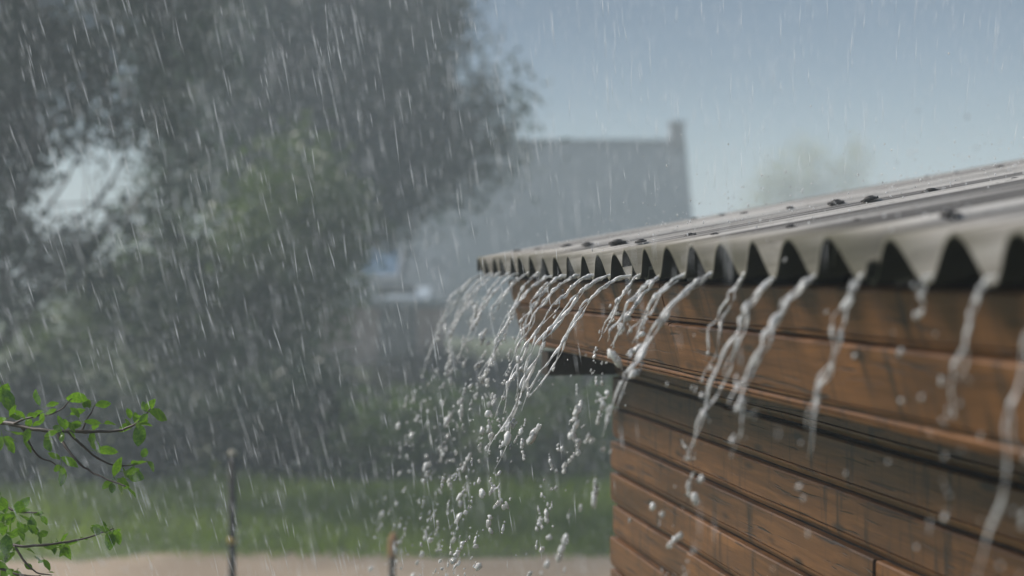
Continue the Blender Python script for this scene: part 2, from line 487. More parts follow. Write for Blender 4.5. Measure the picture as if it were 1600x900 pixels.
# roof: battens carry overlapping corrugated sheets and the nails that hold them
mb = MB()
for x in (.32, .75, 1.4, 2.05, 2.7): mb.box((x, NEAR_T + .01, -.034), (x + .07, FAR_T - .03, -.0345 + .005))
roof = mb.build('roof', M_BEAM, shed, loc=loc((EX, 0, EZ)), rot=(0, -SLOPE, 0))
def wave(y, seed):
    u = (y - T0) / PITCHW
    c = math.cos(2 * math.pi * u)
    # slightly narrower crests, rounded troughs
    return AMP * 1.06 * (c - .07 * math.cos(4 * math.pi * u))
def roof_sheet(y0, y1, x0, x1, lift, seed):
    n_y = int((y1 - y0) / PITCHW * 14); n_x = max(4, int((x1 - x0) / .16)); th = .0065
    V = []; F = []
    for layer in (0, 1):
        for i in range(n_x + 1):
            x = x0 + (x1 - x0) * i / n_x
            for j in range(n_y + 1):
                y = y0 + (y1 - y0) * j / n_y
                z = wave(y, seed) + .0035 * noise.noise((x * 1.3, y * 1.1, seed)) + lift
                xe = x + (.008 * noise.noise((y * 7, seed, 1)) if i == 0 else 0)
                V.append((xe, y + .006 * noise.noise((x * .8, seed, y * .6)), z - (th if layer else 0)))
    W = n_y + 1; o2 = W * (n_x + 1)
    for i in range(n_x):
        for j in range(n_y):
            a = i * W + j
            F.append([a, a + W, a + W + 1, a + 1]); F.append([o2 + a, o2 + a + 1, o2 + a + W + 1, o2 + a + W])
    for j in range(n_y):
        F.append([j, j + 1, o2 + j + 1, o2 + j]); a = n_x * W + j; F.append([a + 1, a, o2 + a, o2 + a + 1])
    for i in range(n_x):
        a = i * W; F.append([a + W, a, o2 + a, o2 + a + W]); a += n_y; F.append([a, a + W, o2 + a + W, o2 + a])
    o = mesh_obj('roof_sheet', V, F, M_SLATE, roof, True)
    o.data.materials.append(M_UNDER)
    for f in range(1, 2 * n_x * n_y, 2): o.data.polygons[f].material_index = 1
    return o
spans = [(16.3, 23.35), (9.3, 17.3), (2.3, 10.3), (-4.7, 3.3), (-11.7, -3.7), (-16.4, -10.7)]
for i, (a, b) in enumerate(spans):
    for row, (x0, x1) in enumerate(((0, 3.16),)):
        roof_sheet(T0 + a * PITCHW, T0 + b * PITCHW, x0 + random.uniform(-.008, .012) + (.012 if i == 0 else 0), x1, (.0075 if i % 2 == 0 else 0) + row * .0155, 3.3 * i + 17 * row)
# nails: cap and washer
def nail_mesh():
    V = []; F = []; K = 10
    for (r_, z) in ((.0155, -.003), (.0150, .001), (.009, .0025), (.007, .005), (.002, .006)):
        for k in range(K):
            t = 2 * math.pi * k / K; V.append((r_ * math.cos(t), r_ * math.sin(t), z))
    for i in range(4):
        for k in range(K):
            F.append([i*K+k, i*K+(k+1) % K, (i+1)*K+(k+1) % K, (i+1)*K+k])
    F.append([4*K+k for k in range(K)])
    me = bpy.data.meshes.new('nail'); me.from_pydata(V, [], F); me.materials.append(M_NAIL); return me
NM = nail_mesh()
for x in (.16, .78, 1.66, 2.3, 2.9):
    for nn in range(-15, 24, 2):
        o = bpy.data.objects.new('nail', NM)
        y = T0 + nn * PITCHW + random.uniform(-.008, .008)
        lift = .008 + .004
        o.location = (x + random.uniform(-.03, .03), y, AMP * .99 + lift - .008)
        o.rotation_euler = (random.uniform(-.25, .25), random.uniform(-.2, .2), 0)
        s_ = random.uniform(.8, 1.35); o.scale = (s_ * 1.2, s_, s_)
        link(o, roof)

# ------------------------------------------------------------------ foliage builders
def leaf_cloud(centres, n_per, spread, size, rng, droop=0.0, aspect=.5, squash=1.0):
    """leaf-sized folded faces scattered around clump centres -> V, F"""
    C = np.repeat(np.asarray(centres, dtype=np.float64), n_per, axis=0)
    N = len(C)
    off = rng.normal(size=(N, 3)) * spread
    off[:, 2] *= squash
    if droop: off[:, 2] -= droop * np.abs(rng.normal(size=N))
    P = C + off
    d = rng.normal(size=(N, 3)); d[:, 2] -= .4 + droop; d /= np.linalg.norm(d, axis=1)[:, None]
    u = rng.normal(size=(N, 3)); s = np.cross(d, u); s /= np.linalg.norm(s, axis=1)[:, None]
    nn = np.cross(d, s)
    L = size * rng.uniform(.6, 1.35, N)[:, None]
    W = L * aspect * .5
    V = np.empty((N, 4, 3))
    V[:, 0] = P - d * L * .5; V[:, 2] = P + d * L * .5
    V[:, 1] = P + s * W + nn * W * .3; V[:, 3] = P - s * W + nn * W * .3
    F = np.arange(N * 4).reshape(N, 4)
    return V.reshape(-1, 3), F
def clumps(lobes, per_m3, rng):
    """lobes: (centre, (rx, ry, rz)); returns clump centres biased to the outside of each lobe"""
    out = []
    for c, r_ in lobes:
        n_ = max(4, int(per_m3 * 4.19 * r_[0] * r_[1] * r_[2]))
        v = rng.normal(size=(n_, 3)); v /= np.linalg.norm(v, axis=1)[:, None]
        v *= (rng.uniform(0.15, 1.0, n_) ** .45)[:, None]
        out.append(np.asarray(c) + v * np.asarray(r_))
    return np.concatenate(out)
def limb_pts(a, b, seed, n_=9, sag=.0, wob=.25):
    a, b = Vector(a), Vector(b); pts = []
    for i in range(n_ + 1):
        t = i / n_
        p = a.lerp(b, t)
        w = noise.noise_vector((t * 2.3, seed, 0)) * wob * math.sin(math.pi * t)
        p = p + w + Vector((0, 0, sag * math.sin(math.pi * t)))
        pts.append(p)
    return pts
def tree(name, label, base, fork_h, lobes, mat, seed, per_m3=3.2, n_per=50, spread=.28, size=.12, trunk_r=.16, droop=0, group=None, cat='tree', twigs=2):
    rng = np.random.default_rng(seed); rnd = random.Random(seed)
    root = empty(name, base); tag(root, label, cat, group)
    B = Vector(base)
    lob = [(np.array(c) - np.array(B), r_) for c, r_ in lobes]
    cen = np.mean([c for c, _ in lob], axis=0)
    top = Vector((cen[0] * .35, cen[1] * .35, fork_h))
    mb = MB(); pts = limb_pts((0, 0, -.05), top, seed, 10, 0, .18)
    mb.tube(pts, [trunk_r * (1.35 - .75 * i / 10 + (.35 if i == 0 else 0)) for i in range(11)], 10)
    mb.build('trunk', M_BARK, root, True)
    C = clumps(lob, per_m3, rng)
    for q, (c, r_) in enumerate(lob):
        mb = MB(); st = pts[rnd.choice((6, 7, 8, 9, 10))]
        end = Vector(c)
        lp = limb_pts(st, end, seed + q * 3.3, 9, .25, .4)
        mb.tube(lp, [trunk_r * .55 * (1 - .75 * i / 9) for i in range(10)], 7)
        for k in range(twigs + 2):
            j = rnd.randint(4, 9)
            e = lp[j] + Vector((rnd.gauss(0, 1) * r_[0] * .55, rnd.gauss(0, 1) * r_[1] * .55, rnd.gauss(-.1, 1) * r_[2] * .55))
            tp = limb_pts(lp[j], e, seed + q + k * 1.7, 5, .1, .2)
            mb.tube(tp, [trunk_r * .2 * (1 - .7 * i / 5) for i in range(6)], 5)
        mb.build('limb', M_BARK, root, True)
    V, F = leaf_cloud(C, n_per, spread, size, rng, droop)
    np_mesh('crown', V, F, mat, root)
    return root
def pl(x, y, d, rx, ry=None, rz=None):
    """a lobe at the place that the photograph shows at a pixel, radius in metres"""
    return (tuple(at(x, y, d)), (rx, ry or rx, rz or rx))
def ground_at(px, d):
    v = at(px, 450, d); return (v.x, v.y, 0)

# ------------------------------------------------------------------ trees
# tall grey-green tree in the middle distance
lob = [pl(430, 60, 24, 1.7), pl(560, 120, 24.5, 1.5), pl(380, 200, 23.5, 1.5), pl(640, 195, 25, 1.2), pl(730, 190, 25, .75, .75, 1.0), pl(790, 155, 25.2, .42, .5, .40),
       pl(600, 20, 24, 1.4), pl(520, 260, 24, 1.2), pl(630, 285, 24.5, .8), pl(705, 270, 25, .5), pl(790, 215, 25.5, .35), pl(330, 60, 24.5, 1.4), pl(500, -100, 24, 1.8), pl(330, -110, 25, 1.8), pl(650, -80, 24.5, 1.1), pl(450, -170, 24, 1.5), pl(560, 330, 24, .7), pl(440, 330, 23.5, .9)]
tree('drooping_tree', 'tall grey green tree with drooping lobed crown reaching towards the far house', ground_at(470, 24.5), 2.6, lob, M_LF_GREY, 11, 9.0, 60, .30, .15, .2, .25)
# dark tree on the left, nearer
lob = [pl(60, 60, 14, 1.0, 1, .55), pl(190, 170, 14.5, .75, .7, .5), pl(-60, 200, 14, .9), pl(20, 190, 14.2, .65, .7, .42), pl(300, 130, 14.8, .55, .6, .6), pl(-120, 20, 14, 1.3), pl(100, -90, 14, 1.3), pl(-40, 330, 13.8, .55), pl(290, 250, 15, .48, .5, .7), pl(250, -60, 14.6, .9), pl(20, 420, 14, .62, .6, .5), pl(60, 365, 14.3, .5, .5, .3), pl(230, 350, 15, .55, .5, .35), pl(30, 260, 14.1, .35, .4, .2), pl(130, 400, 14.5, .6, .5, .35), pl(-150, 430, 14, 1.0), pl(200, 420, 14.6, .75, .7, .4)]
tree('dark_leafy_tree', 'dark leafy tree at the left edge with sky showing through gaps', ground_at(-60, 14.2), 1.9, lob, M_LF_DARK, 23, 18, 64, .13, .095, .045, .1, twigs=7)
# olive tree lower, in front of the tall one
lob = [pl(470, 300, 17.5, .75), pl(400, 400, 17, .85), pl(510, 390, 17.5, .55), pl(330, 480, 17, .8), pl(290, 400, 17, .6), pl(200, 450, 16.8, .6), pl(460, 490, 17.3, .62), pl(540, 330, 17.8, .35), pl(250, 540, 17, .8), pl(120, 520, 16.5, .75), pl(390, 560, 17, .7)]
tree('olive_tree', 'olive green small tree standing before the tall grey tree', ground_at(380, 17.3), .9, lob, M_LF_OLIVE, 37, 22, 60, .19, .105, .08, .1)
# faint tree far behind the roof
lob = [pl(1275, 242, 85, 1.15), pl(1212, 275, 85, 1.1), pl(1335, 262, 85, 1.1), pl(1255, 305, 85, 1.7), pl(1330, 320, 85, 1.8), pl(1195, 330, 85, 1.5)]
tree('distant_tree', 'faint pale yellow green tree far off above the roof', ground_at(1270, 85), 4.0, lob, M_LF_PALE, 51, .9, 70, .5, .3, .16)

# ------------------------------------------------------------------ bushes behind the lawn
def bush(label, lobes, base, mat, seed, per_m3=40, n_per=50, spread=.13, size=.085, group='bushes along the lawn'):
    rng = np.random.default_rng(seed); rnd = random.Random(seed)
    root = empty('bush', base); tag(root, label, 'bush', group)
    B = np.array(base)
    lob = [(np.array(c) - B, r_) for c, r_ in lobes]
    mb = MB()
    for q, (c, r_) in enumerate(lob):
        for k in range(3):
            mb.tube(limb_pts((rnd.uniform(-.15, .15), rnd.uniform(-.15, .15), -.03), Vector(c) + Vector((rnd.uniform(-.3, .3), rnd.uniform(-.3, .3), .1)), seed + q + k, 6, .05, .15), [.022 * (1 - .1 * i) for i in range(7)], 5)
    mb.build('stem', M_BARK, root, True)
    C = clumps(lob, per_m3, rng)
    C = C[C[:, 2] > .05]
    V, F = leaf_cloud(C, n_per, spread, size, rng)
    V[:, 2] = np.maximum(V[:, 2], .02)
    np_mesh('foliage', V, F, mat, root)
    return root
def gb(x, ytop, d, w_, mat, seed, label):
    """a bush whose top is at ytop and half width w_ metres"""
    top = at(x, ytop, d).z; base = ground_at(x, d); rnd = random.Random(seed)
    lobes = []
    for k in range(5):
        r_ = w_ * rnd.uniform(.38, .55)
        off = RIGHT * rnd.uniform(-.62, .62) * w_ + FWD * rnd.uniform(-.3, .3)
        lobes.append(((base[0] + off.x, base[1] + off.y, top * rnd.uniform(.4, .68)), (r_, r_, top * rnd.uniform(.30, .36))))
    lobes.append(((base[0], base[1], top * .62), (w_ * .5, w_ * .5, top * .38)))
    lobes.append(((base[0], base[1], top * .25), (w_ * .95, w_ * .6, top * .28)))
    return bush(label, lobes, base, mat, seed)
gb(880, 590, 15.0, .62, M_LF_OLIVE, 101, 'light green bush beside the shed corner')
gb(790, 640, 14.6, .60, M_LF_HEDGE, 102, 'mid green bush left of the light green one by the shed')
gb(690, 600, 15.2, .72, M_LF_HEDGE, 103, 'mid green bush behind the falling drops over the lawn')
gb(585, 615, 14.8, .70, M_LF_HEDGE, 104, 'mid green bush standing behind the wooden stake')
gb(480, 560, 15.4, .80, M_LF_DARK, 105, 'dark bush between the stake and the metal post')
gb(370, 590, 15.0, .75, M_LF_DARK, 106, 'dark bush directly behind the metal post')
gb(255, 600, 14.6, .72, M_LF_DARK, 107, 'dark bush left of the metal post, behind the leafy branch tips')
gb(140, 575, 14.8, .78, M_LF_DARK, 108, 'dark bush behind the gap between the two leafy branches')
gb(20, 560, 14.4, .82, M_LF_DARK, 109, 'dark bush at the left edge under the dark tree')
gb(560, 575, 22, 1.1, M_LF_DUN, 111, 'dun brown bush in front of the outbuilding wall')
gb(690, 545, 23, 1.2, M_LF_DUN, 112, 'dun brown bush right of the outbuilding, behind the roof streams')
gb(810, 550, 22, 1.1, M_LF_DUN, 113, 'dun brown bush under the far roof corner')
gb(920, 555, 21, 1.0, M_LF_DUN, 114, 'dun bush seen under the end of the dark tie beam')
gb(960, 585, 16.0, .60, M_LF_HEDGE, 110, 'green bush half hidden behind the shed wall')

# ------------------------------------------------------------------ grass
def grass():
    rng = np.random.default_rng(5)
    N = 42000
    a = rng.uniform(-6.5, 3.2, N); b = 10.9 + 4.5 * rng.uniform(0, 1, N) ** 1.3
    keep = rng.uniform(0, 1, N) < np.clip((b - 10.85) / .5, .12, 1)
    a, b = a[keep], b[keep]; N = len(a)
    P = np.stack([RIGHT.x * a + FWD.x * b, RIGHT.y * a + FWD.y * b, np.zeros(N)], 1)
    h = rng.uniform(.05, .17, N) * (1 + .5 * np.sin(a * 2.1 + b) * np.cos(b * 1.7)) * np.clip((b - 10.6) / 1.2, .35, 1.3)
    th = rng.uniform(0, 6.28, N); ln = rng.uniform(.1, .6, N)
    s = np.stack([np.cos(th + 1.57), np.sin(th + 1.57), np.zeros(N)], 1) * .006
    d = np.stack([np.cos(th) * ln, np.sin(th) * ln, np.ones(N)], 1) * h[:, None]
    V = np.empty((N, 4, 3))
    V[:, 0] = P - s; V[:, 1] = P + s; V[:, 2] = P + d + s * .15; V[:, 3] = P + d * .55 - s * .9 - np.stack([np.cos(th), np.sin(th), 0 * th], 1) * (h * ln * .18)[:, None]
    o = np_mesh('grass', V.reshape(-1, 3), np.arange(N * 4).reshape(N, 4), M_GRASS)
    tag(o, 'bright green lawn grass between the path and the bushes', 'grass', None, 'stuff')
grass()

# ------------------------------------------------------------------ far house
def house():
    d = 50.0
    rx0, rx1 = at(560, 430, d), at(1087, 430, d)
    base = (rx0 + rx1) / 2; base.z = 0
    root = empty('far_house', base); root.rotation_euler = (0, 0, -YAW)
    tag(root, 'grey roofed house with a chimney, faded by the rain behind the shed', 'house')
    hw = (rx1 - rx0).length / 2
    ridge = at(860, 221, d + 3).z; eave = at(860, 440, d - 1).z
    D = 8.0                              # local: x right, y away from the camera
    mb = MB(); mb.box((-hw + .25, -.6, 0), (hw - .25, D - .6, eave - .05)); wall = mb.build('wall', M_HWALL, root)
    V = [(-hw + .25, -.6, eave - .05), (-hw + .25, D - .6, eave - .05), (-hw + .25, 3.0, ridge - .2), (hw - .25, -.6, eave - .05), (hw - .25, D - .6, eave - .05), (hw - .25, 3.0, ridge - .2)]
    mesh_obj('gable', V, [[0, 2, 1], [3, 4, 5], [0, 1, 4, 3], [0, 3, 5, 2], [1, 2, 5, 4]], M_HWALL, root)
    t = .18
    V = []
    for x in (-hw, hw):
        V += [(x, -1.1, eave - .35), (x, 3.0, ridge), (x, D - .1, eave - .35), (x, -1.1, eave - .35 - t), (x, 3.0, ridge - t), (x, D - .1, eave - .35 - t)]
    rf = mesh_obj('roof', V, [[0, 6, 7, 1], [1, 7, 8, 2], [3, 4, 10, 9], [4, 5, 11, 10], [0, 1, 4, 3], [1, 2, 5, 4], [6, 9, 10, 7], [7, 10, 11, 8], [0, 3, 9, 6], [2, 8, 11, 5]], M_HROOF, root)
    mb = MB(); mb.box((-hw, 2.86, ridge - .02), (hw, 3.14, ridge + .07)); mb.build('ridge_cap', M_HROOF, rf)
    mb = MB(); cw = .24
    mb.box((hw - .56, 2.7, ridge - .7), (hw - .56 + 2 * cw, 3.3, ridge + .62)); mb.box((hw - .62, 2.64, ridge + .62), (hw - .50 + 2 * cw, 3.36, ridge + .72)); mb.build('chimney', M_CHIM, rf)
    for wx in (-3.9, -1.6, 1.2, 3.6):
        wz = 1.0
        fr_ = MB()
        for a, b in (((wx - .6, -.66, wz - .07), (wx + .6, -.602, wz)), ((wx - .6, -.66, wz + 1.2), (wx + .6, -.602, wz + 1.27)), ((wx - .6, -.66, wz + .002), (wx - .53, -.602, wz + 1.198)), ((wx + .53, -.66, wz + .002), (wx + .6, -.602, wz + 1.198)), ((wx - .03, -.66, wz + .002), (wx + .03, -.602, wz + 1.198))):
            fr_.box(a, b)
        w_ = fr_.build('window', M_HTRIM, wall)
        for s_ in (-1, 1):
            mb = MB(); mb.box((wx + (.03 if s_ > 0 else -.53), -.64, wz), (wx + (.53 if s_ > 0 else -.03), -.62, wz + 1.2)); mb.build('pane', M_GLASS, w_)
house()
def annex():
    """low lean-to outbuilding with a roof light, partly behind the olive tree"""
    d = 34.0
    a, b = at(430, 430, d), at(690, 430, d)
    base = (a + b) / 2; base.z = 0
    root = empty('outbuilding', base); root.rotation_euler = (0, 0, -YAW)
    tag(root, 'low brown outbuilding with a bright blue roof window below the drooping tree', 'outbuilding')
    hw = (b - a).length / 2; eave = at(500, 462, d).z; top = at(500, 385, d + 2.2).z
    mb = MB(); mb.box((-hw, 0, 0), (hw, 2.5, eave)); wall = mb.build('wall', M_REDW, root)
    s = .14
    V = [(-hw - .2, -.35, eave - .12), (hw + .2, -.35, eave - .12), (hw + .2, 2.7, top), (-hw - .2, 2.7, top)]
    V += [(x, y, z - s) for x, y, z in V]
    rf = mesh_obj('roof', V, [[0, 1, 2, 3], [7, 6, 5, 4], [0, 4, 5, 1], [1, 5, 6, 2], [2, 6, 7, 3], [3, 7, 4, 0]], M_HROOF, root)
    up = Vector((0, 3.05, top - eave + .12)).normalized(); nrm = Vector((0, -up.z, up.y))
    def on(x, t, h): return Vector((x, -.35, eave - .12)) + up * t + nrm * h
    cx = (at(585, 410, d) - base).dot(RIGHT)
    def slab(name, x0, x1, t0, t1, h0, h1, mat, par):
        V = [on(x0, t0, h0), on(x1, t0, h0), on(x1, t1, h0), on(x0, t1, h0), on(x0, t0, h1), on(x1, t0, h1), on(x1, t1, h1), on(x0, t1, h1)]
        return mesh_obj(name, V, [[3, 2, 1, 0], [4, 5, 6, 7], [0, 1, 5, 4], [1, 2, 6, 5], [2, 3, 7, 6], [3, 0, 4, 7]], mat, par)
    w_ = slab('roof_window', cx - .52, cx + .52, 1.2, 2.95, .002, .09, M_HTRIM, root)
    slab('pane', cx - .46, cx + .46, 1.3, 2.85, .088, .10, M_GLASS, w_)
    ax = (at(636, 446, d) - base).dot(RIGHT)
    slab('patched_sheet', ax - .5, ax + .55, .08, .75, .004, .03, M_SILL, root)
    mb = MB(); mb.box((hw - 1.5, -.05, 0), (hw - .6, -.003, 1.9)); dr = mb.build('door', M_BEAM, root)
    mb = MB(); mb.box((hw - 1.42, -.11, .95), (hw - 1.38, -.052, 1.07)); mb.build('handle', M_HTRIM, dr)
annex()

# ------------------------------------------------------------------ posts in the garden
def metal_post():
    d = 8.0; top = at(362, 706, d); base = (top.x, top.y, 0)
    root = empty('metal_post', base); tag(root, 'thin rusty metal post with a yellow band, upright in the rain', 'post')
    H = top.z
    mb = MB(); mb.tube([(0, 0, -.05), (0.002, 0, H * .5), (.004, 0, H - .02)], [.021, .020, .019], 12); mb.build('pipe', M_PIPE, root, True)
    mb = MB(); mb.tube([(.004, 0, H - .02), (.004, 0, H), (.004, 0, H + .008)], [.023, .023, .015], 12); mb.build('cap', M_CAP, root, True)
    zb = at(362, 845, d).z
    mb = MB(); mb.tube([(.002, 0, zb - .018), (.002, 0, zb + .018)], [.0235, .0235], 12); mb.build('band', M_BAND, root, True)
metal_post()
def stake():
    d = 7.6; top = at(612, 832, d); base = (top.x, top.y, 0)
    root = empty('wooden_stake', base); tag(root, 'short wooden stake with a worn orange top below the falling drops', 'stake')
    H = top.z
    mb = MB(); mb.tube([(0, 0, -.05), (.0, 0, H * .6), (.004, 0, H - .13)], [.020, .018, .017], 9); mb.build('shaft', M_STAKE_D, root)
    mb = MB(); mb.tube([(.004, 0, H - .13), (.005, .002, H - .09), (.008, 0, H - .04), (.012, 0, H - .012), (.014, 0, H)], [.022, .026, .025, .017, .006], 9); mb.build('top', M_STAKE, root)
stake()

# ------------------------------------------------------------------ young fruit tree whose branches reach in on the left
def fruit_tree():
    rnd = random.Random(8)
    base = at(-330, 450, 3.3); base.z = 0
    root = empty('young_fruit_tree', base); tag(root, 'young fruit tree reaching leafy twigs in from the left edge', 'tree')
    def L(p): return Vector(p) - base
    trunk_top = L(at(-300, 300, 3.3))
    mb = MB(); tp = limb_pts((0, 0, -.05), trunk_top, 2.2, 12, 0, .08)
    mb.tube(tp, [.032 - .018 * i / 12 for i in range(13)], 9); mb.build('trunk', M_TWIG, root, True)
    def Z(x, y, d): return at(x / 2.6475, 560 + y / 2.6475, d)      # measured on an enlargement
    paths = [
        ([Z(-160, 300, 3.25), Z(0, 268, 3.2), Z(120, 288, 3.15), Z(235, 300, 3.1), Z(380, 302, 3.1), Z(490, 298, 3.1), Z(560, 270, 3.08), Z(605, 235, 3.06), Z(620, 205, 3.05)], .0058, .0016),
        ([Z(232, 300, 3.1), Z(262, 350, 3.08), Z(310, 415, 3.05), Z(360, 458, 3.05), Z(440, 500, 3.03), Z(520, 530, 3.0)], .0035, .0014),
        ([Z(280, 302, 3.1), Z(330, 350, 3.12), Z(380, 395, 3.14), Z(450, 435, 3.15), Z(540, 442, 3.15), Z(610, 425, 3.15)], .0032, .0012),
        ([Z(90, 285, 3.16), Z(150, 395, 3.2), Z(220, 432, 3.22), Z(255, 470, 3.22)], .0026, .0010),
        ([Z(-200, 500, 3.2), Z(-20, 585, 3.15), Z(50, 625, 3.12), Z(130, 640, 3.1), Z(180, 640, 3.1)], .0045, .0014),
        ([Z(-200, 760, 3.2), Z(-20, 765, 3.15), Z(120, 775, 3.1), Z(230, 765, 3.08), Z(330, 748, 3.08), Z(430, 718, 3.08), Z(470, 705, 3.08)], .0045, .0012),
        ([Z(-200, 850, 3.1), Z(0, 872, 3.08), Z(70, 895, 3.05), Z(170, 900, 3.05)], .005, .0015),
        ([Z(60, 775, 3.12), Z(95, 830, 3.1), Z(150, 885, 3.08), Z(220, 895, 3.08)], .003, .001),
        ([Z(60, 270, 3.17), Z(140, 240, 3.14), Z(230, 225, 3.12), Z(300, 165, 3.1)], .0028, .001),
        ([Z(340, 300, 3.1), Z(365, 240, 3.1), Z(395, 190, 3.1)], .0022, .0009),
    ]
    for k, (pts, r0, r1) in enumerate(paths):
        # smooth through the points
        P = []
        for i in range(len(pts) - 1):
            p0, p1, p2, p3 = pts[max(i-1, 0)], pts[i], pts[i+1], pts[min(i+2, len(pts)-1)]
            for s in range(5):
                t = s / 5
                P.append(.5 * ((2*p1) + (p2-p0)*t + (2*p0-5*p1+4*p2-p3)*t*t + (3*p1-p0-3*p2+p3)*t**3))
        P.append(pts[-1])
        P = [L(p + Vector(noise.noise_vector((i * .6, k, 0))) * .0025) for i, p in enumerate(P)]
        if k in (0, 4, 5, 6):
            P = limb_pts(tp[{0: 9, 4: 8, 5: 6, 6: 5}[k]], P[0], k, 5, 0, .05)[:-1] + P
        mb = MB(); nP = len(P)
        mb.tube(P, [(r0 + (r1 - r0) * i / (nP - 1)) * (1.25 if i % 6 == 0 else 1) for i in range(nP)], 7)
        mb.build('branch', M_TWIG, root, True)
    # leaf meshes, a few shapes that share data
    shapes = []
    for q in range(5):
        V = []; F = []; n_ = 8; wd = (.26, .30, .22, .33, .28)[q]; curl = (.10, .22, -.05, .3, .16)[q]; cup = (.18, .1, .25, .15, .3)[q]
        for i in range(n_ + 1):
            t = i / n_
            w = wd * math.sin(math.pi * t) ** .75 * (1 - .12 * t) if 0 < t < 1 else .004
            w *= 1 + .06 * math.sin(t * 40 + q)
            z = -curl * t * t + .02 * math.sin(t * 9 + q)
            for s in (-1, -.5, 0, .5, 1):
                V.append((s * w, t, z + cup * w * abs(s) ** 1.3 + .012 * math.sin(t * 22 + 3 * abs(s)) * abs(s)))
        for i in range(n_):
            for s in range(4):
                a = i * 5 + s; F.append([a, a + 1, a + 6, a + 5])
        b0 = len(V)      # the stalk
        for i, (y, z) in enumerate(((-.28, .03), (-.14, -.01), (0.0, 0.0))):
            V += [(-.014, y, z), (.014, y, z), (0, y, z + .026)]
        for i in range(2):
            for s in range(3):
                F.append([b0 + i*3 + s, b0 + i*3 + (s+1) % 3, b0 + (i+1)*3 + (s+1) % 3, b0 + (i+1)*3 + s])
        me = bpy.data.meshes.new('leaf'); me.from_pydata(V, [], F); me.materials.append(M_LF_BR)
        me.polygons.foreach_set('use_smooth', [True] * len(F)); shapes.append(me)
    # (base x, base y, tip x, tip y) on the enlargement
    big = [(10,120,50,210),(165,195,130,145),(190,200,243,185),(362,172,288,148),(372,205,365,165),(392,196,462,182),(290,235,345,205),(345,262,422,268),(330,245,300,205),
           (540,250,532,208),(600,222,632,175),(615,220,702,236),(575,262,612,258),(578,270,578,345),(548,272,495,296),(552,280,590,250),(278,262,310,297),(262,288,240,240),(378,305,384,352),(400,382,472,384),
           (470,490,488,420),(512,470,590,490),(545,440,600,430),(590,410,598,378),(610,425,645,460),(520,500,505,455),(480,505,520,548),(525,530,555,575),(460,515,465,552),(255,448,258,515),(250,420,215,388),(250,410,312,436),
           (100,340,122,396),(60,340,20,320),(20,330,50,390),(110,240,160,225),(85,250,40,235),(175,225,172,270),(0,180,20,115),(15,160,52,205),(240,300,185,320),(185,330,205,385),(60,215,90,245),(300,290,335,262),(430,270,480,265),(120,290,95,345),
           (75,625,110,582),(60,640,20,690),(20,690,0,720),(60,650,40,715),(130,650,140,718),(150,650,180,640),(145,700,178,755),(85,720,110,748),(130,690,100,640),(170,650,185,690),
           (430,715,388,680),(440,712,432,672),(455,715,450,775),(470,708,486,760),(330,748,372,738),(215,760,225,800),(245,765,280,835),(235,770,260,755),(265,770,278,815),(180,830,200,880),(165,840,140,815),(40,790,10,770),(60,800,20,830),(110,790,150,800),(20,720,55,735),(100,850,130,870),(200,885,230,885),(10,840,40,820),(60,880,90,895),(10,890,45,880),(160,735,190,720),(0,640,30,665),(30,745,0,760)]
    for i in range(80):
        x0, y0, x1, y1 = rnd.choice(big[:79]); x = x0 + rnd.uniform(-16, 16); y = y0 + rnd.uniform(-10, 14)
        a = rnd.uniform(0, 6.28); s = rnd.uniform(22, 50); big.append((x, y, x + s * math.cos(a), y + s * math.sin(a)))
    for i in range(34):
        t = rnd.random(); x = rnd.uniform(-190, 60); y = rnd.choice((rnd.uniform(220, 360), rnd.uniform(560, 900)))
        a = rnd.uniform(0, 6.28); s = rnd.uniform(35, 75); big.append((x, y, x + s * math.cos(a), y + s * math.sin(a)))
    for i, (x0, y0, x1, y1) in enumerate(big):
        d = 3.1 + rnd.uniform(-.07, .07)
        a = Z(x0, y0, d); tilt = rnd.uniform(-.018, .018)
        b = Z(x1, y1, d) + FWD * tilt
        dirv = (b - a); ln = dirv.length * rnd.uniform(1.0, 1.25); dirv.normalize()
        side = dirv.cross(Vector(FWD) * .7 + Vector((0, 0, .5)) + Vector((rnd.gauss(0, .25), rnd.gauss(0, .25), rnd.gauss(0, .25)))).normalized()
        nrm = side.cross(dirv)
        o = bpy.data.objects.new('leaf', shapes[i % 5])
        o.matrix_local = Matrix.Translation(L(a)) @ Matrix((side, dirv, nrm)).transposed().to_4x4() @ Matrix.Diagonal((max(ln, .028) * .98, ln, ln, 1))
        link(o, root)
fruit_tree()

# ------------------------------------------------------------------ water running off the roof
GRAV = 9.81
ICO = None
def ico():
    bm = bmesh.new(); bmesh.ops.create_icosphere(bm, subdivisions=2, radius=1)
    V = np.array([v.co[:] for v in bm.verts]); F = np.array([[v.index for v in f.verts] for f in bm.faces]); bm.free(); return V, F
IV, IF = ico()
OCT_V = np.array([(1,0,0),(-.5,.866,0),(-.5,-.866,0),(0,0,1),(0,0,-1),(.8,0,.5),(-.4,.69,.5),(-.4,-.69,.5),(.8,0,-.5),(-.4,.69,-.5),(-.4,-.69,-.5)], dtype=float)
OCT_F = np.array([(3,5,6),(3,6,7),(3,7,5),(5,0,6),(0,1,6),(6,1,7),(1,2,7),(7,2,5),(2,0,5),(0,8,1),(8,9,1),(1,9,2),(9,10,2),(2,10,0),(10,8,0),(4,9,8),(4,10,9),(4,8,10)])
drops_V, drops_F, drops_n = [], [], 0
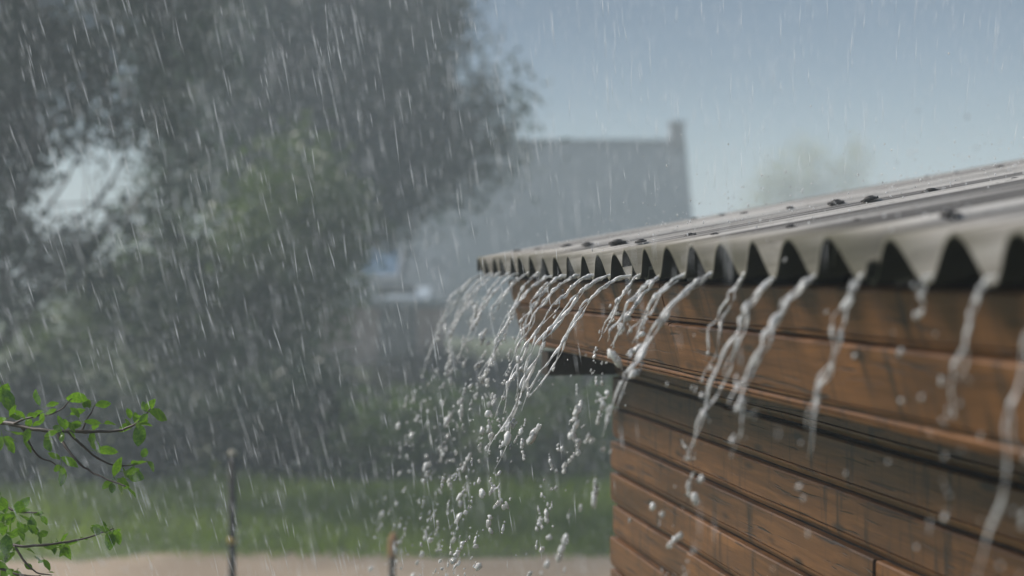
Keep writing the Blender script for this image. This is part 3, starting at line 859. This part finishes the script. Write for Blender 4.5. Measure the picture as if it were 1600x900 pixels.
def add_drop(p, r_, stretch, dirv, rng):
    global drops_n
    d = np.array(dirv) / np.linalg.norm(dirv)
    u = np.cross(d, [.3, .5, .81]); u /= np.linalg.norm(u); w = np.cross(d, u)
    j = 1 + .30 * np.sin(IV @ rng.normal(size=3) * 2.8 + rng.uniform(0, 6)) + .16 * np.sin(IV @ rng.normal(size=3) * 5 + rng.uniform(0, 6))
    P = IV * j[:, None] * r_
    drops_V.append(P[:, :1] * u + P[:, 1:2] * w + P[:, 2:3] * d * stretch + np.array(p)); drops_F.append(IF + drops_n); drops_n += len(IV)
ordn = ['first', 'second', 'third', 'fourth', 'fifth', 'sixth', 'seventh', 'eighth', 'ninth', 'tenth', 'eleventh', 'twelfth', 'thirteenth', 'fourteenth', 'fifteenth', 'sixteenth', 'seventeenth', 'eighteenth', 'nineteenth', 'twentieth', 'twenty-first', 'twenty-second', 'twenty-third', 'twenty-fourth', 'twenty-fifth']
# outward speed, time until the thread breaks up, thickness, for the valley after crest n
flow = {-1: (.30, .22, .7), 0: (.22, .16, .7), 1: (.06, .07, .45), 2: (.40, .19, .8), 3: (.74, .21, 1.0), 4: (.62, .20, .9), 5: (.42, .19, .75), 6: (.98, .19, 1.15), 7: (.84, .15, .9), 8: (.76, .14, .95), 9: (.66, .13, .9), 10: (.98, .24, 1.05), 11: (1.0, .25, 1.1), 12: (.95, .22, 1.1), 13: (.9, .2, 1.0), 14: (.8, .17, 1.0), 15: (.9, .2, .9), 16: (.62, .15, .9), 17: (.74, .17, .9), 18: (.85, .2, .9), 19: (.72, .16, .8), 20: (.9, .21, .9), 21: (.8, .2, .8), 22: (.92, .22, .95)}
def stream(nv, idx):
    v0, tb, thick = flow[nv]
    rng = np.random.default_rng(900 + nv); rnd = random.Random(900 + nv)
    y0 = T0 + (nv + .5) * PITCHW
    up_ = .0075 if any(k_ % 2 == 0 and a_ < nv + .5 < b_ for k_, (a_, b_) in enumerate(spans)) else 0
    p0 = Vector((EX + .012, y0, EZ - AMP * 1.10 + .005 + up_))
    vel = Vector((-v0, rnd.uniform(-.07, .07), -.12 - .12 * v0))
    def pos(t): return p0 + vel * t + Vector((0, 0, -.5 * GRAV * t * t))
    def spd(t): return vel + Vector((0, 0, -GRAV * t))
    mb = MB()
    strands = 2 if thick < .8 else 3
    for s in range(strands):
        te = tb * rnd.uniform(.75, 1.12); N = 46
        ph = rnd.uniform(0, 6.28); tw = rnd.uniform(22, 40); pts = []; rad = []
        seed = nv * 7.3 + s * 2.1
        for i in range(N + 1):
            u = i / N; t = -.02 + (te + .02) * u
            tt = max(t, 0)
            p = pos(tt) if t >= 0 else p0 + Vector((-t * .9, 0, -t * .9 * math.tan(SLOPE)))
            grow = .35 + .65 * min(1, tt / .1)
            amp = .0062 * thick * grow
            off = Vector((.5 * amp * math.cos(ph + tw * tt * 3.2), amp * math.sin(ph + tw * tt * 3.2), .8 * amp * math.cos(ph + 1.1 + tw * tt * 3.2)))
            wob = Vector(noise.noise_vector((tt * 17, seed, 0))) * (.020 * tt / .15) + Vector(noise.noise_vector((tt * 60, seed, 3))) * .0062 * grow
            pts.append(p + off + wob - Vector((0, 0, 0)))
            f = .62 + 1.25 * noise.noise((tt * 62, seed, 9)) + .6 * noise.noise((tt * 130, seed, 5))
            end = min(1, (1 - u) * 7)
            rad.append(max(.0006, .0031 * thick * max(.18, f) * (.25 + .75 * end) * (1.35 if tt < .02 else 1)))
        mb.tube(pts, rad, 8)
    o = mb.build('water_stream', M_WATER, None, True)
    tag(o, 'thread of rainwater falling from the %s roof valley counted from the far corner' % ordn[idx], 'water stream', 'water streams along the eave')
    # the thread breaks up into lumps and drops
    t = tb * .8
    spread_k = .034 if nv > 9 else .016
    while t < .62:
        p = pos(t)
        if p.z < .25: break
        age = max(0, t - tb * .7)
        nb = (rnd.random() < .7) + (rnd.random() < .3) + (rnd.random() < .12)
        for k in range(nb):
            q = p + Vector((rnd.gauss(0, 1), rnd.gauss(0, 1), rnd.gauss(0, 1.1))) * (.006 + spread_k * age * 2.2)
            q += Vector(noise.noise_vector((t * 17, nv * 7.3, 0))) * (.020 * min(t, .3) / .15)
            r_ = (.0024 if nv > 9 else .0021) * math.exp(rnd.gauss(0, .5)) * (1 + .15 * rnd.gauss(0, 1)) * (.75 + .35 * thick) * (.7 if nv < 5 else 1)
            dv = spd(t) + Vector((rnd.gauss(0, .9), rnd.gauss(0, .9), 0))
            r_ = min(max(.0009, r_), .0062)
            links = 1 if rnd.random() < .45 else rnd.randint(2, 6)
            dn = dv.normalized()
            for c_ in range(links):
                add_drop(q, r_, rnd.uniform(1.0, 2.3), dv, rng)
                q = q - dn * r_ * rnd.uniform(1.2, 3.2) + Vector((rnd.gauss(0, 1), rnd.gauss(0, 1), rnd.gauss(0, 1))) * r_ * .8
                r_ *= rnd.uniform(.55, 1.15)
        t += rnd.uniform(.004, .014) * (1.9 if nv < 3 else 1.15 if nv < 9 else .85)
    # fine spray round the thread
    for k in range(12 if nv > 9 else 8):
        t = rnd.uniform(.06, .5); q = pos(t) + Vector((rnd.gauss(0, .05), rnd.gauss(0, .06), rnd.gauss(0, .05))) * (.4 + t * 2)
        if q.z > .2: add_drop(q, rnd.uniform(.0008, .0022), rnd.uniform(1, 3), spd(t), rng)
for i, nv in enumerate(sorted(flow, reverse=True)):
    stream(nv, i)
o = np_mesh('falling_drops', np.concatenate(drops_V), np.concatenate(drops_F), M_DROP, None, True)
tag(o, 'loose water drops falling below the roof streams', 'water drops', None, 'stuff')

# drops splashing up off the roof
def splash():
    rng = np.random.default_rng(77); V = []; F = []; n_ = 0
    for i in range(2600):
        x = rng.uniform(0, 2.9); y = rng.uniform(1.0, FAR_T - .05)
        h = rng.exponential(.045)
        c = np.array((EX + x * math.cos(SLOPE), y, EZ + x * math.sin(SLOPE) + AMP + h))
        r_ = rng.uniform(.0006, .0021)
        V.append(OCT_V * r_ * np.array((1, 1, rng.uniform(.8, 2))) + c); F.append(OCT_F + n_); n_ += len(OCT_V)
    o = np_mesh('splash_drops', np.concatenate(V), np.concatenate(F), M_WATER, None, True)
    tag(o, 'fine drops splashing up from the corrugated roof', 'splash', None, 'stuff')
splash()

# ------------------------------------------------------------------ rain
def rain():
    rng = np.random.default_rng(31)
    d0 = np.array(RIGHT) * .12 + np.array(FWD) * .62 + np.array((0, 0, -1.0))
    V = []; F = []; n_ = 0
    B = np.array([(0,0,-1.0),(1,0,.1),(-.5,.866,.1),(-.5,-.866,.1),(0,0,1.0)]); BF = np.array([(0,2,1),(0,3,2),(0,1,3),(4,1,2),(4,2,3),(4,3,1)])
    N = 75000
    b = rng.uniform(1.6, 14.0, N); a = rng.uniform(-1, 1, N) * (1.0 + b * .42); z = rng.uniform(.05, 5.2, N)
    for i in range(N):
        c = np.array(RIGHT) * a[i] + np.array(FWD) * b[i]; c[2] = z[i]
        L = rng.uniform(.012, .045) * (1 + (rng.random() < .12))
        if c[0] > EX - .1 and NEAR_T - .2 < c[1] < FAR_T + .1 and c[2] < EZ + (c[0] - EX) * math.tan(SLOPE) + .12: continue
        if c[2] < L + .02: continue
        d = d0 + rng.normal(size=3) * .05; d /= np.linalg.norm(d)
        u = np.cross(d, [1, .2, .1]); u /= np.linalg.norm(u); w = np.cross(d, u)
        r_ = rng.uniform(.00035, .0008)
        V.append(B[:, :1] * u * r_ + B[:, 1:2] * w * r_ + B[:, 2:3] * d * L + c); F.append(BF + n_); n_ += 5
    o = np_mesh('rain', np.concatenate(V), np.concatenate(F), M_RAIN)
    tag(o, 'heavy rain slanting across the garden', 'rain', None, 'stuff')
rain()

# ------------------------------------------------------------------ rain-filled air
mb = MB(); mb.box((-230, -230, -1), (230, 230, 12.0))
hm = bpy.data.materials.new('rain_haze'); hm.use_nodes = True
hn = hm.node_tree.nodes; hl = hm.node_tree.links
hn.remove(hn['Principled BSDF'])
pv = hn.new('ShaderNodeVolumePrincipled')
pv.inputs['Color'].default_value = (.80, .905, .985, 1)
pv.inputs['Density'].default_value = 0.0102
pv.inputs['Anisotropy'].default_value = 0.0
hl.new(pv.outputs[0], hn['Material Output'].inputs['Volume'])
hz = mb.build('haze', hm)
tag(hz, 'rain haze that veils the far garden', 'haze', None, 'stuff')
